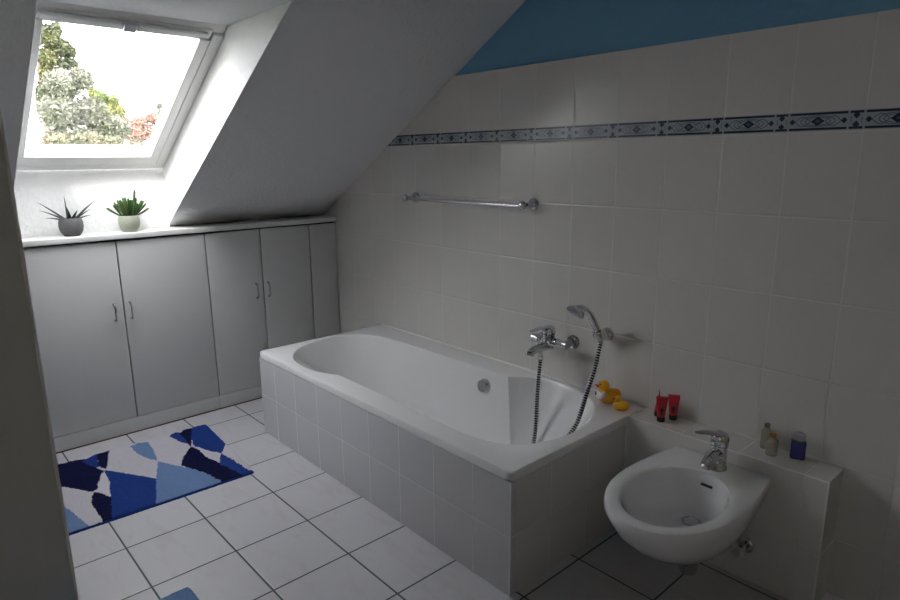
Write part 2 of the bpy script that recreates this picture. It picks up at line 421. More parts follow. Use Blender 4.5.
# ------------------------------------------------------------------ knee-wall cabinets and counter
def handle(mb, y, z0, z1):
    pts = spline([(.0, y, z1), (.018, y, z1-.004), (.026, y, z1-.025), (.020, y, (z0+z1)/2), (.026, y, z0+.025), (.018, y, z0+.004), (0, y, z0)], 6)
    mb.tube(pts, [.0052]*len(pts), 10)
    mb.lathe([(.007, 0), (.007, .003), (.005, .004)], frame((0, y, z1), (1,0,0), (0,1,0)), 14)
    mb.lathe([(.007, 0), (.007, .003), (.005, .004)], frame((0, y, z0), (1,0,0), (0,1,0)), 14)
    return mb
ZK, ZT = .0815, .9995
def cabinet(name, label, y0, y1, doors, group=None):
    t = thing(name, label, 'cabinet', (-.15, (y0+y1)/2, 0), group)
    MB().prism_y([(-.019, .0), (-.019, 1.007), (-.17, 1.007), (-.30, .940), (-.30, .0)], y0+.001, y1-.001).build('cabinet_body', M['dark'], t)
    MB().bbox((-.021, y0+.0012, .006), (-.001, y1-.0012, ZK-.0012), .001).build('plinth', M['laminate'], t, 30)
    MB().box((-.02, y0+.001, .0), (.0015, y1-.001, .0055)).build('floor_strip', M['brown'], t)  # thin brown strip along the foot of the plinth
    for a, c, hy in doors:
        dr = MB().bbox((-.018, a+.003, ZK+.0015), (0, c-.003, ZT), .0015).build('door' if hy is not None else 'panel', M['laminate'], t, 30)
        if hy is not None:
            h = handle(MB(), hy, .608, .690).build('handle', M['chrome_dull'], dr, 40)
            h['label'] = 'small wavy chrome bow handle'
    return t
cabinet('knee_wall_cabinet', 'white double-door cabinet on the left under the window, below the two potted plants', -1.69, -.8165, [(-1.69, -1.2515, -1.296), (-1.2515, -.8165, -1.221)])
cabinet('knee_wall_cabinet', 'narrower white double-door cabinet under the sloping ceiling, half hidden by the bathtub', -.8165, -.19, [(-.8165, -.5035, -.548), (-.5035, -.19, -.476)])
cabinet('filler_panel', 'slim white handleless panel at the right end of the cabinets against the tiled wall', -.19, -.002, [(-.19, -.002, None)])
# the run continues to the left behind the door
cabinet('knee_wall_cabinet', 'white double-door cabinet continuing the row to the left behind the door edge', -2.56, -1.69, [(-2.56, -2.125, -2.17), (-2.125, -1.69, -2.08)])
c = MB().bbox((-.149, -2.56, 1.0085), (.016, -.001, 1.038), .005).build('window_counter', M['counter'], None, 30)
tag(c, 'long narrow white counter board along the tops of the cabinets, carrying two plants', 'counter')

# ------------------------------------------------------------------ bathtub
# opening outline: (top x, y) with the matching outline of the tub bottom
KEY = [  # x0, y0, x1, y1, corner
 (.470,-.34,.76,-.40,0), (.525,-.235,.77,-.32,0), (.64,-.165,.82,-.25,0), (.82,-.140,.92,-.205,0), (1.05,-.137,1.10,-.190,0), (1.30,-.135,1.35,-.188,0),
 (1.500,-.133,1.59,-.188,0), (1.578,-.131,1.655,-.19,1), (1.625,-.083,1.675,-.186,0), (1.70,-.040,1.715,-.185,0), (1.80,-.028,1.765,-.20,0), (1.91,-.048,1.81,-.235,0),
 (2.02,-.112,1.845,-.28,0), (2.095,-.22,1.865,-.34,0), (2.135,-.35,1.87,-.40,0), (2.130,-.47,1.862,-.47,0), (2.095,-.57,1.84,-.525,0), (2.03,-.64,1.80,-.565,0),
 (1.94,-.672,1.75,-.588,0), (1.82,-.682,1.67,-.600,0), (1.60,-.676,1.50,-.602,0), (1.35,-.669,1.30,-.602,0), (1.17,-.668,1.15,-.602,0), (1.045,-.667,1.05,-.602,1),
 (.985,-.695,.99,-.600,0), (.90,-.722,.94,-.598,0), (.78,-.722,.88,-.590,0), (.66,-.692,.82,-.565,0), (.56,-.620,.785,-.52,0), (.49,-.50,.765,-.46,0)]
def outline(K, n=8):
    out = []; L_ = len(K)
    for i in range(L_):
        a, b_, c_, d_ = K[(i-1) % L_], K[i], K[(i+1) % L_], K[(i+2) % L_]
        if b_[4]: a = [2*p-q for p, q in zip(b_, c_)]
        if c_[4]: d_ = [2*p-q for p, q in zip(c_, b_)]
        for k in range(n):
            t = k/n
            out.append([.5*(2*b_[j] + (c_[j]-a[j])*t + (2*a[j]-5*b_[j]+4*c_[j]-d_[j])*t*t + (3*b_[j]-3*c_[j]+d_[j]-a[j])*t**3) for j in range(4)])
    return out
OL = outline(KEY)
ZB = .075
prof = [(0, 0), (.012, .0012), (.026, .005), (.040, .013), (.055, .026)]   # rounded lip
for i in range(1, 15):
    t = i/14; prof.append((.055 + .80*t, .026 + (.80-.026)*t))
for i in range(1, 9):
    t = i/8*PI/2; prof.append((.855 + .145*math.sin(t)**1.0*1.0, .80 + .20*(1-math.cos(t))*0 + .20*math.sin(t)*(1) if False else .80 + .20*math.sin(t)))
# the lower bend: width moves in while depth levels out
prof = prof[:19] + [(.855 + .20*(1-math.cos(k/8*PI/2)), .80 + .20*math.sin(k/8*PI/2)) for k in range(1, 9)]
b = MB()
rr = []
cxm = sum(o[2] for o in OL)/len(OL); cym = sum(o[3] for o in OL)/len(OL)
for a, dpt in prof:
    z = H - .0 - dpt*(H-ZB)
    rr.append([(o[0] + (o[2]-o[0])*a, o[1] + (o[3]-o[1])*a, z) for o in OL])
for q in (.7, .4, .15):
    rr.append([(cxm + (p[0]-cxm)*q, cym + (p[1]-cym)*q, ZB - .004*(1-q)) for p in rr[26]])
b.rings(rr, True, False, True)
bowl_n = len(OL)
# flat rim: from the opening out to the rectangle, then the rounded outer lip
def rect_pt(x, y, off=0, r=.018):
    """nearest point of the outer rectangle along the ray from the middle"""
    cx_, cy_ = (X1+X2)/2, -W/2
    hx, hy = (X2-X1)/2+off, W/2+off
    dx, dy = x-cx_, y-cy_
    s_ = min(hx/abs(dx) if dx else 1e9, hy/abs(dy) if dy else 1e9)
    return cx_+dx*s_, cy_+dy*s_
def outer(off, z):
    res = []
    cx_, cy_ = (X1+X2)/2, -W/2; hx, hy = (X2-X1)/2+off, W/2+off; r_ = .022
    for o in OL:
        x, y = rect_pt(o[0], o[1], off)
        # round the corners
        ix, iy = abs(x-cx_)-(hx-r_), abs(y-cy_)-(hy-r_)
        if ix > 0 and iy > 0:
            l = math.hypot(ix, iy); sx = 1 if x > cx_ else -1; sy = 1 if y > cy_ else -1
            x = cx_+sx*(hx-r_+ix/l*r_); y = cy_+sy*(hy-r_+iy/l*r_)
        if y > -.0005: y = -.0005
        res.append((x, y, z))
    return res
# put extra outline samples where the corners are so the rectangle stays square
def corner_snap(ring, off):
    cx_, cy_ = (X1+X2)/2, -W/2
    for sx in (-1, 1):
        for sy in (-1, 1):
            tx, ty = cx_+sx*((X2-X1)/2+off-.0065), cy_+sy*(W/2+off-.0065)
            i = min(range(len(ring)), key=lambda k: (ring[k][0]-tx)**2+(ring[k][1]-ty)**2)
            ring[i] = (tx, min(ty, -.0005), ring[i][2])
            for dlt, f in ((-1, 0), (1, 0)):
                pass
    return ring
b.rings([[(o[0], o[1], H) for o in OL], corner_snap(outer(-.012, H+.0008), -.012), corner_snap(outer(-.004, H-.0005), -.004), corner_snap(outer(.0, H-.006), 0), corner_snap(outer(.0, H-.030), 0), corner_snap(outer(-.012, H-.032), -.012)])
tub = thing('bathtub', 'white built-in bathtub with a waisted oval basin, set along the tiled wall', 'bathtub', ((X1+X2)/2, -W/2, 0))
tb = b.build('tub_shell', M['acrylic'], tub, 38)
# overflow knob on the back wall of the basin, drain in the floor
kp = Vector((1.452, -.146, .362)); nrm = Vector((.0, -1, .14))
MB().lathe([(.030, -.004), (.034, 0), (.034, .006), (.030, .013), (.029, .021), (.027, .024), (.020, .025), (.018, .023), (.002, .023)], frame(kp, nrm), 36).build('overflow_knob', M['chrome'], tub, 35)
MB().lathe([(.033, ZB-.006), (.035, ZB-.001), (.030, ZB+.001), (.012, ZB+.002)], Matrix.Translation((1.30, -.39, 0)), 28).build('drain', M['chrome'], tub, 35)
# tiled surround (front and end faces)
t = thing('tiled_bath_surround', 'white tiled box around the bathtub with two rows of tiles below its rim', 'bath surround', ((X1+X2)/2, -W/2, 0))
zt_ = H-.033
MB().bbox((X1+.003, -W+.002, 0), (X2-.0025, -W+.030, zt_), .0015).build('front_panel', M['apron_tile'], t, 30)
MB().bbox((X2-.030, -W+.0302, 0), (X2-.0025, -.001, zt_), .0015).build('end_panel', M['apron_tile_side'], t, 30)
MB().bbox((X1+.006, -W+.0302, 0), (X1+.030, -.001, zt_), .0015).build('end_panel', M['apron_tile_side'], t, 30)
e_ = MB().bbox((X2-.0060, -W+.0012, 0), (X2-.0015, -W+.0055, zt_), .0008).build('corner_bead', M['silicone'], t, 30)
# silicone joint where the tub meets the wall
s_ = MB().tube([(X1+.02, -.004, H+.001), (X2-.002, -.004, H+.001)], .005, 8).build('sealing_joint', M['silicone'], tub, 60)

# ------------------------------------------------------------------ tiled ledge behind the bidet
YG = -.13; XG = 2.862
b = MB()
b.mat(0).poly([(X2+.0008, YG, 0), (XG, YG, 0), (XG, YG, H), (X2+.0008, YG, H)])
b.mat(1).poly([(X2+.0008, YG, H), (XG, YG, H), (XG, -.0005, H), (X2+.0008, -.0005, H)])
b.mat(2).poly([(XG, YG, 0), (XG, -.0005, 0), (XG, -.0005, H), (XG, YG, H)])
b.mat(0).poly([(X2+.0008, YG, 0), (X2+.0008, YG, H), (X2+.0008, -.0005, H), (X2+.0008, -.0005, 0)])
b.mat(0).poly([(X2+.0008, YG, 0), (X2+.0008, -.0005, 0), (XG, -.0005, 0), (XG, YG, 0)])
lg = b.build('tiled_ledge', [M['ledge_tile'], M['ledge_top'], M['ledge_end']])
tag(lg, 'low white tiled ledge along the wall behind the bidet, topped with toiletries', 'ledge')
b = MB().tube([(XG-.0005, YG+.0005, .0), (XG-.0005, YG+.0005, H)], .0028, 6); b.tube([(X2, YG+.0003, H-.0005), (XG, YG+.0003, H-.0005)], .0024, 6)
b.tube([(X2-.0008, YG-.001, .0), (X2-.0008, YG-.001, H-.032)], .003, 8)
b.build('edge_bead', M['silicone'], lg)

# ------------------------------------------------------------------ bidet
BX, BZ = 2.546, .391
bd = thing('bidet', 'white wall-hung oval bidet with a chrome tap, mounted on the tiled ledge', 'bidet', (BX, -.13, BZ))
def shell(sx=1, tip=1, n=72):
    """D outline in plan: straight at the wall, round at the tip"""
    pts = [(-.158, 0), (-.165, -.05), (-.178, -.14), (-.187, -.24), (-.184, -.33), (-.165, -.415), (-.127, -.488), (-.068, -.540), (0, -.556)]
    left = spline([(x, y, 0) for x, y in pts], 5)
    right = [Vector((-p.x, p.y, 0)) for p in left[::-1][1:]]
    return left + right
D = shell()
def dring(sx, sy, z, y0=-.1306, droop=0):
    return [(BX + p.x*sx, y0 + p.y*sy, z + droop*(-p.y/.55)) for p in D]
b = MB()
outer_r = [dring(1, 1, BZ), dring(1.006, 1.006, BZ-.007), dring(1.004, 1.004, BZ-.022), dring(.975, .98, BZ-.045), dring(.925, .935, BZ-.085), dring(.85, .87, BZ-.122), dring(.75, .785, BZ-.157), dring(.62, .68, BZ-.190), dring(.46, .56, BZ-.214), dring(.28, .44, BZ-.226), dring(.08, .30, BZ-.230)]
b.rings(outer_r, False)
for r_ in (): pass
# back plate against the ledge
bp_ = [(r[0], r[-1]) for r in outer_r]
for (a0, a1), (c0, c1) in zip(bp_, bp_[1:]): b.poly([a0, a1, c1, c0])
b.poly([dring(.08, .30, BZ-.230)[k] for k in range(len(D))])
# deck and bowl
NI = 2*len(D)
def inner(a, c, cy, z, dy=0):
    return [(BX + a*math.sin(-PI+2*PI*k/NI), cy + c*math.cos(-PI+2*PI*k/NI)*-1, z) for k in range(NI)]
# bowl rings (ellipse centre slides back as it deepens, towards the drain)
bowl = []
for f, dz in ((1, 0), (.985, .002), (.965, .008), (.945, .02), (.90, .045), (.83, .075), (.72, .103), (.57, .125), (.38, .138), (.20, .143)):
    cy = -.447 + (1-f)*.16
    bowl.append(inner(.144*f, .199*f, cy, BZ-.0015-dz))
# top plate: connect the bowl rim with the D outline (both resampled by angle round the bowl centre)
C0 = Vector((BX, -.447, BZ))
loop = [Vector(p) for p in dring(1, 1, BZ)]
back = [Vector((BX + .158 - .316*k/20, -.1306, BZ)) for k in range(1, 20)]
loop = loop + back
def cast(ang):
    d_ = Vector((math.sin(ang), -math.cos(ang), 0)); best = None
    for i in range(len(loop)):
        p, q = loop[i]-C0, loop[(i+1) % len(loop)]-C0
        den = d_.x*(q.y-p.y) - d_.y*(q.x-p.x)
        if abs(den) < 1e-9: continue
        t_ = (p.x*(q.y-p.y) - p.y*(q.x-p.x))/den; s1 = (p.x*d_.y - p.y*d_.x)/den
        if t_ > 0 and -1e-6 <= s1 <= 1+1e-6: best = t_ if best is None else min(best, t_)
    return C0 + d_*best
outer_top = [];
for k in range(NI):
    p = Vector(bowl[0][k]) - C0
    outer_top.append(cast(math.atan2(p.x, -p.y)))
mid = [(Vector(p)*.14 + Vector(q)*.86 + Vector((0, 0, .0035)))[:] for p, q in zip(bowl[0], outer_top)]
mid2 = [(Vector(p)*.80 + Vector(q)*.20 + Vector((0, 0, .002)))[:] for p, q in zip(bowl[0], outer_top)]
b.rings([[tuple(p) for p in outer_top], mid, mid2] + bowl, True, False, True)
body = b.build('bidet_bowl', M['ceramic'], bd, 50)
MB().lathe([(.030, -.004), (.031, .002), (.026, .004), (.022, .001), (.006, .001)], Matrix.Translation((BX+.004, -.447+.80*.16-.005, BZ-.144)), 28).build('drain', M['chrome'], bd, 35)
# overflow slot on the back of the bowl
MB().bbox((-.019, -.004, -.0045), (.019, .004, .0045), .003, Matrix.Translation((BX+.016, -.268, BZ-.034)) @ Matrix.Rotation(-.5, 4, 'X')).build('overflow_slot', M['black_rubber'], bd, 30)
# mixer tap: body, spout, lever
tp = thing('bidet_tap', 'chrome single-lever mixer tap standing on the back deck of the bidet', 'tap', (BX, -.196, BZ+.002))
z0 = BZ+.001; ty = -.196; tx_ = BX+.014
MB().lathe([(.029, z0), (.029, z0+.006), (.0265, z0+.009), (.0255, z0+.04), (.025, z0+.07), (.026, z0+.082)], Matrix.Translation((tx_, ty, 0)), 32).build('tap_body', M['chrome'], tp, 40)
sp_ = spline([(tx_, ty-.004, z0+.050), (tx_, ty-.03, z0+.058), (tx_, ty-.065, z0+.052), (tx_, ty-.088, z0+.036)], 6)
sp = MB().tube(sp_, [.0235-.007*i/len(sp_) for i in range(len(sp_))], 18).build('spout', M['chrome'], tp, 40)
MB().lathe([(.0125, 0), (.014, .004), (.014, .014), (.012, .018), (.007, .018)], frame((tx_, ty-.082, z0+.042), (0, -.55, -.85)), 22).build('aerator', M['chrome_dull'], sp, 40)
MB().lathe([(.0265, z0+.084), (.028, z0+.090), (.0275, z0+.108), (.022, z0+.121), (.010, z0+.128), (.001, z0+.129)], Matrix.Translation((tx_, ty, 0)), 32).build('tap_cap', M['chrome'], tp, 40)
lv = spline([(tx_+.004, ty+.014, z0+.112), (tx_-.004, ty-.02, z0+.124), (tx_-.016, ty-.062, z0+.138), (tx_-.030, ty-.108, z0+.148)], 6)
MB().tube(lv, [.017, .0185, .0185, .018, .0175, .017, .0165, .016, .0155, .015, .0145, .014, .0135, .013, .012, .011, .0095, .008, .004][:len(lv)], 18, flat=.5).build('lever', M['chrome'], tp, 40)
# pop-up rod behind the tap
MB().tube([(tx_, ty+.031, z0-.001), (tx_, ty+.031, z0+.045)], .003, 8).ball((tx_, ty+.031, z0+.048), .006, 10).build('pop_up_rod', M['chrome'], tp, 40)
# angle valve and siphon below
v = thing('angle_valve', 'chrome angle valve on the ledge wall under the right of the bidet', 'valve', (2.648, YG, .127))
MB().lathe([(.026, 0), (.026, .004), (.020, .010)], frame((2.648, YG, .127), (0, -1, 0)), 24).build('rosette', M['chrome'], v, 40)
MB().tube([(2.648, YG, .127), (2.648, YG-.05, .127)], .011, 16).tube([(2.648, YG-.035, .127), (2.648, YG-.035, .155)], .008, 14).build('valve_body', M['chrome'], v, 40)
MB().lathe([(.012, 0), (.017, .004), (.017, .018), (.014, .022)], frame((2.648, YG-.05, .127), (0, -1, 0)), 10).build('valve_knob', M['chrome_dull'], v, 40)
v = thing('siphon', 'chrome bottle siphon hanging beneath the bidet', 'siphon', (BX-.0, -.31, .05))
MB().lathe([(.010, .06), (.026, .066), (.030, .078), (.030, .135), (.020, .145), (.016, .150), (.016, .165)], Matrix.Translation((BX, -.315, 0)), 28).build('siphon_bottle', M['chrome'], v, 40)
MB().tube([(BX, -.315, .12), (BX, YG-.001, .12)], .015, 16).lathe([(.032, 0), (.032, .004), (.018, .012)], frame((BX, YG-.0005, .12), (0, -1, 0)), 24).build('drain_pipe', M['chrome_dull'], v, 40)

# ------------------------------------------------------------------ wall-mounted chrome
rl = thing('towel_rail', 'long chrome towel rail fixed to the tiled wall above the bathtub', 'towel rail', (1.2, 0, 1.18))
for x in (.800, 1.598):
    p_ = MB().lathe([(.026, -.0005), (.027, .004), (.024, .012), (.014, .018), (.010, .03), (.010, .058), (.016, .066), (.019, .074), (.017, .084), (.010, .090), (.001, .091)], frame((x, -.0005, 1.186), (0, -1, 0)), 28).build('wall_post', M['chrome'], rl, 40)
MB().tube([(.793, -.072, 1.182), (1.603, -.072, 1.182)], .0075, 14).ball((.790, -.072, 1.182), .010, 14).build('rail', M['chrome'], rl, 40)

mx_ = thing('bath_mixer', 'chrome single-lever bath mixer projecting from the tiled wall above the tub', 'mixer tap', (1.755, 0, .62))
MX, MY, MZ = 1.752, -.066, .622
for x in (1.678, 1.830):
    MB().lathe([(.030, -.0005), (.031, .004), (.027, .011), (.018, .014), (.016, .018)], frame((x, -.0005, .622), (0, -1, 0)), 28).build('rosette', M['chrome'], mx_, 40)
b = MB()
for x in (1.678, 1.830): b.tube([(x, -.012, .622), (x, MY+.002, .622)], .0155, 16)
b.tube(spline([(1.662, MY, .622), (1.70, MY, .622), (MX, MY, .623), (1.80, MY, .622), (1.846, MY, .622)], 5), [.0165]*5+[.019]*3+[.0235]*5+[.019]*3+[.0165]*5, 20)
b.lathe([(.024, -.028), (.027, -.01), (.027, .02), (.0265, .034)], Matrix.Translation((MX, MY-.004, MZ)), 28)
b.build('mixer_body', M['chrome'], mx_, 45)
sp_ = spline([(MX, MY-.01, MZ-.014), (MX, MY-.05, MZ-.016), (MX, MY-.09, MZ-.016), (MX, MY-.125, MZ-.026)], 6)
MB().tube(sp_, [.021-.006*i/len(sp_) for i in range(len(sp_))], 18).lathe([(.015, 0), (.015, .012), (.010, .013)], frame((MX, MY-.118, MZ-.026), (0, -.25, -1)), 20).build('spout', M['chrome'], mx_, 40)
MB().lathe([(.0275, .036), (.029, .042), (.028, .054), (.022, .066), (.010, .071), (.001, .072)], Matrix.Translation((MX, MY-.004, MZ)), 28).build('mixer_cap', M['chrome'], mx_, 40)
lv = spline([(MX, MY+.008, MZ+.060), (MX, MY-.03, MZ+.066), (MX, MY-.075, MZ+.068), (MX-.002, MY-.125, MZ+.064)], 6)
MB().tube(lv, [.017, .0185, .0185, .018, .0175, .017, .0165, .016, .0155, .015, .0145, .014, .0135, .013, .012, .011, .0095, .008, .004][:len(lv)], 18, flat=.45).build('lever', M['chrome'], mx_, 40)
MB().lathe([(.007, 0), (.007, .018), (.010, .02), (.0115, .023), (.0115, .030), (.008, .034), (.001, .035)], frame((MX, MY-.068, MZ+.002), (0, -.25, 1)), 20).build('diverter_knob', M['chrome'], mx_, 40)
MB().lathe([(.009, 0), (.009, .022), (.011, .024), (.011, .038)], frame((MX, MY-.054, MZ-.030), (0, 0, -1)), 16).build('hose_outlet', M['chrome'], mx_, 40)

# shower: wall bracket, handset in it, hose
br = thing('shower_bracket', 'chrome round wall bracket holding the hand shower', 'bracket', (1.995, 0, .69))
MB().lathe([(.027, -.0005), (.028, .004), (.024, .014), (.018, .020), (.015, .035), (.015, .046)], frame((1.995, -.0005, .69), (0, -1, 0)), 28).build('rosette', M['chrome'], br, 40)
ax = Vector((-.22, -.26, .94)).normalized(); hc = Vector((1.995, -.062, .694))
MB().lathe([(.0185, -.020), (.0215, -.012), (.0215, .014), (.0195, .020), (.0150, .020), (.0150, -.020)], frame(hc, ax), 26).build('cradle', M['chrome'], br, 40)
sh = thing('hand_shower', 'chrome hand shower with a round tilted head resting in its wall bracket', 'hand shower', tuple(hc))
hp = spline([hc-ax*.030, hc-ax*.01, hc+ax*.022, (1.990, -.092, .752), (1.984, -.112, .785), (1.974, -.128, .804), (1.962, -.140, .811), (1.950, -.147, .806)], 5)
nh = len(hp)
MB().tube(hp, [.0095+.0045*min(1, i/8) + (.004 if i > nh*.6 else 0)*((i-nh*.6)/(nh*.4)) for i in range(nh)], 18).build('handle', M['chrome'], sh, 50)
hn = Vector((-.34, -.40, -.85)).normalized(); hcen = Vector((1.946, -.152, .798))
MB().lathe([(.001, -.024), (.014, -.022), (.028, -.014), (.037, -.003), (.039, .004), (.037, .008), (.031, .009)], frame(hcen, hn), 32).build('shower_head', M['chrome'], sh, 40)
fc = MB().lathe([(.0315, .0075), (.030, .0105), (.002, .0105)], frame(hcen, hn), 32).build('spray_face', M['spray'], sh, 40)
hose_pts = spline([(MX, MY-.054, .560), (1.753, -.128, .50), (1.757, -.142, .40), (1.766, -.158, .28), (1.775, -.185, .19), (1.800, -.260, .128), (1.86, -.37, .175), (1.965, -.385, .265), (2.045, -.345, .345), (2.052, -.265, .405), (2.030, -.180, .490), (2.020, -.118, .575), (2.010, -.080, .640), hc-ax*.028], 30)
b = MB(); pts = [Vector(p) for p in hose_pts]
# densify for the ribs of the metal hose
L_ = [0]
for i in range(1, len(pts)): L_.append(L_[-1] + (pts[i]-pts[i-1]).length)
step = .0021; path = []; i = 0; s = 0
while s < L_[-1]:
    while L_[i+1] < s: i += 1
    f = (s-L_[i])/(L_[i+1]-L_[i]); path.append(pts[i].lerp(pts[i+1], f)); s += step
rad = [(.0092 if (k % 5) in (0, 1, 2) else .0070) for k in range(len(path))]
b.tube(path, rad, 10, False)
for q in range(len(b.f)): b.m[q] = 0 if ((q//10) % 5) in (0, 1) else 1
ho = b.build('shower_hose', [M['chrome_dull'], M['black_rubber']], None, 60)
tag(ho, 'ribbed chrome shower hose looping from the bath mixer into the tub to the hand shower', 'hose')

# ------------------------------------------------------------------ rubber ducks on the tub corner
def duck(name, label, loc, s, ang, m, collar):
    t = thing(name, label, 'toy duck', loc)
    Mx = Matrix.Translation(loc) @ Matrix.Rotation(ang, 4, 'Z') @ Matrix.Scale(s, 4)
    # body: lofted along its length (head towards +x)
    rings_ = []
    for x, r, zc_, fy in ((-.45, .02, .36, 1), (-.43, .10, .36, 1), (-.37, .20, .34, 1), (-.26, .28, .32, 1), (-.10, .31, .30, 1), (.10, .32, .31, 1), (.25, .30, .31, 1), (.38, .23, .31, 1), (.46, .13, .31, 1), (.50, .03, .31, 1)):
        rings_.append([Mx @ Vector((x, r*1.05*math.cos(2*PI*k/20), max(.0, zc_ + r*.95*math.sin(2*PI*k/20)))) for k in range(20)])
    bd_ = MB().rings(rings_, True, True, True).build('duck_body', m, t, 60)
    hb = MB(); hb.bm((lambda bm: (bmesh.ops.create_uvsphere(bm, u_segments=20, v_segments=14, radius=1), bm)[1])(bmesh.new()), Mx @ Matrix.Translation((.22, 0, .70)) @ Matrix.Diagonal((.21, .20, .205, 1)))
    hb.build('duck_head', m, t, 60)
    wb = MB()
    for sy in (-1, 1):
        wb.bm((lambda bm: (bmesh.ops.create_uvsphere(bm, u_segments=14, v_segments=10, radius=1), bm)[1])(bmesh.new()), Mx @ Matrix.Translation((-.08, sy*.27, .33)) @ Matrix.Rotation(-.35, 4, 'Y') @ Matrix.Diagonal((.22, .07, .12, 1)))
    wb.build('wings', m, t, 60)
    bb = MB()
    bb.bm((lambda bm: (bmesh.ops.create_uvsphere(bm, u_segments=12, v_segments=8, radius=1), bm)[1])(bmesh.new()), Mx @ Matrix.Translation((.46, 0, .70)) @ Matrix.Rotation(-.15, 4, 'Y') @ Matrix.Diagonal((.12, .10, .035, 1)))
    bb.bm((lambda bm: (bmesh.ops.create_uvsphere(bm, u_segments=12, v_segments=8, radius=1), bm)[1])(bmesh.new()), Mx @ Matrix.Translation((.44, 0, .65)) @ Matrix.Rotation(.25, 4, 'Y') @ Matrix.Diagonal((.09, .08, .03, 1)))
    bb.build('beak', M['beak'], t, 60)
    eb = MB()
    for sy in (-1, 1):
        eb.bm((lambda bm: (bmesh.ops.create_uvsphere(bm, u_segments=10, v_segments=8, radius=1), bm)[1])(bmesh.new()), Mx @ Matrix.Translation((.38, sy*.10, .77)) @ Matrix.Diagonal((.03, .03, .04, 1)))
    eb.build('eyes', M['eye'], t, 60)
    if collar:
        cb = MB()
        rs = []
        for r, z in ((.15, .54), (.22, .53), (.30, .46), (.335, .37), (.33, .30), (.29, .30)):
            rs.append([Mx @ Vector((.24 + r*math.cos(2*PI*k/24)*.92, r*math.sin(2*PI*k/24)*.98, z - (.06 if math.cos(2*PI*k/24) > .3 else 0))) for k in range(24)])
        cb.rings(rs, True)
        c_ = cb.build('sailor_collar', M['collar'], t, 60); c_['label'] = 'white sailor collar'
        kb = MB()
        for dy in (-.06, .06):
            kb.bm((lambda bm: (bmesh.ops.create_uvsphere(bm, u_segments=12, v_segments=8, radius=1), bm)[1])(bmesh.new()), Mx @ Matrix.Translation((.525, dy, .375)) @ Matrix.Diagonal((.035, .07, .055, 1)))
        kb.build('bow', M['collar_blue'], c_, 60)
    return t
duck('rubber_duck', 'larger yellow rubber duck with a white collar on the tub corner by the wall', (2.062, -.070, H+.0008), .102, math.radians(222), M['duck'], True)
duck('rubber_duck', 'small plain yellow rubber duck in front of the larger one on the tub corner', (2.140, -.106, H+.0008), .066, math.radians(210), M['duck_small'], False)

# ------------------------------------------------------------------ red tubes
def red_tube(label, loc, ang, lean=0):
    t = thing('cosmetic_tube', label, 'tube', loc, 'red tubes on the ledge')
    Mx = Matrix.Translation(loc) @ Matrix.Rotation(ang, 4, 'Z') @ Matrix.Rotation(lean, 4, 'Y')
    MB().lathe([(.0135, 0), (.0145, .001), (.0145, .017), (.0135, .0185)], Mx, 24).build('tube_cap', M['black_cap'], t, 40)
    rs = []
    for k in range(9):
        f = k/8; z = .0185 + .072*f
        a_ = .0138 + .0075*f; c_ = .0138*(1-f)**.8 + .0008
        rs.append([Mx @ Vector((a_*math.cos(2*PI*q/24), c_*math.sin(2*PI*q/24), z)) for q in range(24)])
    bdy = MB().rings(rs, True, True, True); z1 = .0905
    for q in range(9):   # crimped end
        x = -.0208 + .0046*q
        bdy.bbox((x, -.0012, z1-.001), (x+.0040, .0012, z1+.005), .0004, Mx)
    bo = bdy.build('tube_body', M['red'], t, 50)
    # printed round emblem, hugging the front
    eb = MB(); 
    for part in (0, 1):
        n = 18
        rr_ = (.0075, .0095) if part == 0 else (.0032, .0042)
        cz = .045 if part == 0 else .032
        def pt(x, z):
            f = (z-.0185)/.072; a_ = .0138+.0075*f; c_ = .0138*(1-f)**.8+.0008
            return Mx @ Vector((x, -c_*math.sqrt(max(0, 1-(x/a_)**2))-.0004, z))
        cen = eb.vert(pt(0, cz)); ring_ = [eb.vert(pt(rr_[0]*math.cos(2*PI*k/n), cz+rr_[1]*math.sin(2*PI*k/n))) for k in range(n)]
        for k in range(n): eb.face((cen, ring_[k], ring_[(k+1) % n]))
    eb.open = True
    eb.build('emblem', M['emblem'], bo)
    return t
red_tube('rearmost of the three red tubes, seen nearly edge-on behind the front one', (2.258, -.044, H+.0003), math.radians(122), 0)
red_tube('front red squeeze tube standing on its black cap, nearest the ledge edge', (2.291, -.082, H+.0003), math.radians(36), 0)
red_tube('right-hand red squeeze tube with a wide flat top, close to the tiled wall', (2.312, -.035, H+.0003), math.radians(30), 0)

# ------------------------------------------------------------------ bottles
def bottle_round(label, loc, h, r, liq, cap, capr, caph):
    t = thing('bottle', label, 'bottle', loc)
    Mx = Matrix.Translation(loc)
    MB().lathe([(r*.9, 0), (r, .003), (r, h*.62), (r*.93, h*.70), (r*.6, h*.78), (r*.42, h*.82), (r*.42, h*.86)], Mx, 26).build('bottle_body', liq, t, 45)
    MB().lathe([(capr, h*.845), (capr*1.02, h*.86), (capr, h*.86+caph), (capr*.8, h*.86+caph+.002)], Mx, 22).build('bottle_cap', cap, t, 40)
    return t
bottle_round('slim pale bottle with a smoky cap, behind the amber-capped bottle on the ledge', (2.638, -.028, H+.0003), .086, .0165, M['liq_amber'], M['cap_dark'], .0085, .010)
bottle_round('small rounded pale-green bottle with an amber cap at the front of the ledge', (2.672, -.066, H+.0003), .074, .0185, M['liq_green'], M['cap_amber'], .0105, .013)
loc = (2.739, -.035, H+.0003); t = thing('bottle', 'square bottle of deep blue liquid with a clear cap, at the right of the ledge', 'bottle', loc)
Mz = Matrix.Translation(loc) @ Matrix.Rotation(math.radians(25), 4, 'Z')
MB().bbox((-.0215, -.012, 0), (.0215, .012, .064), .006, Mz).build('bottle_body', M['liq_blue'], t, 40)
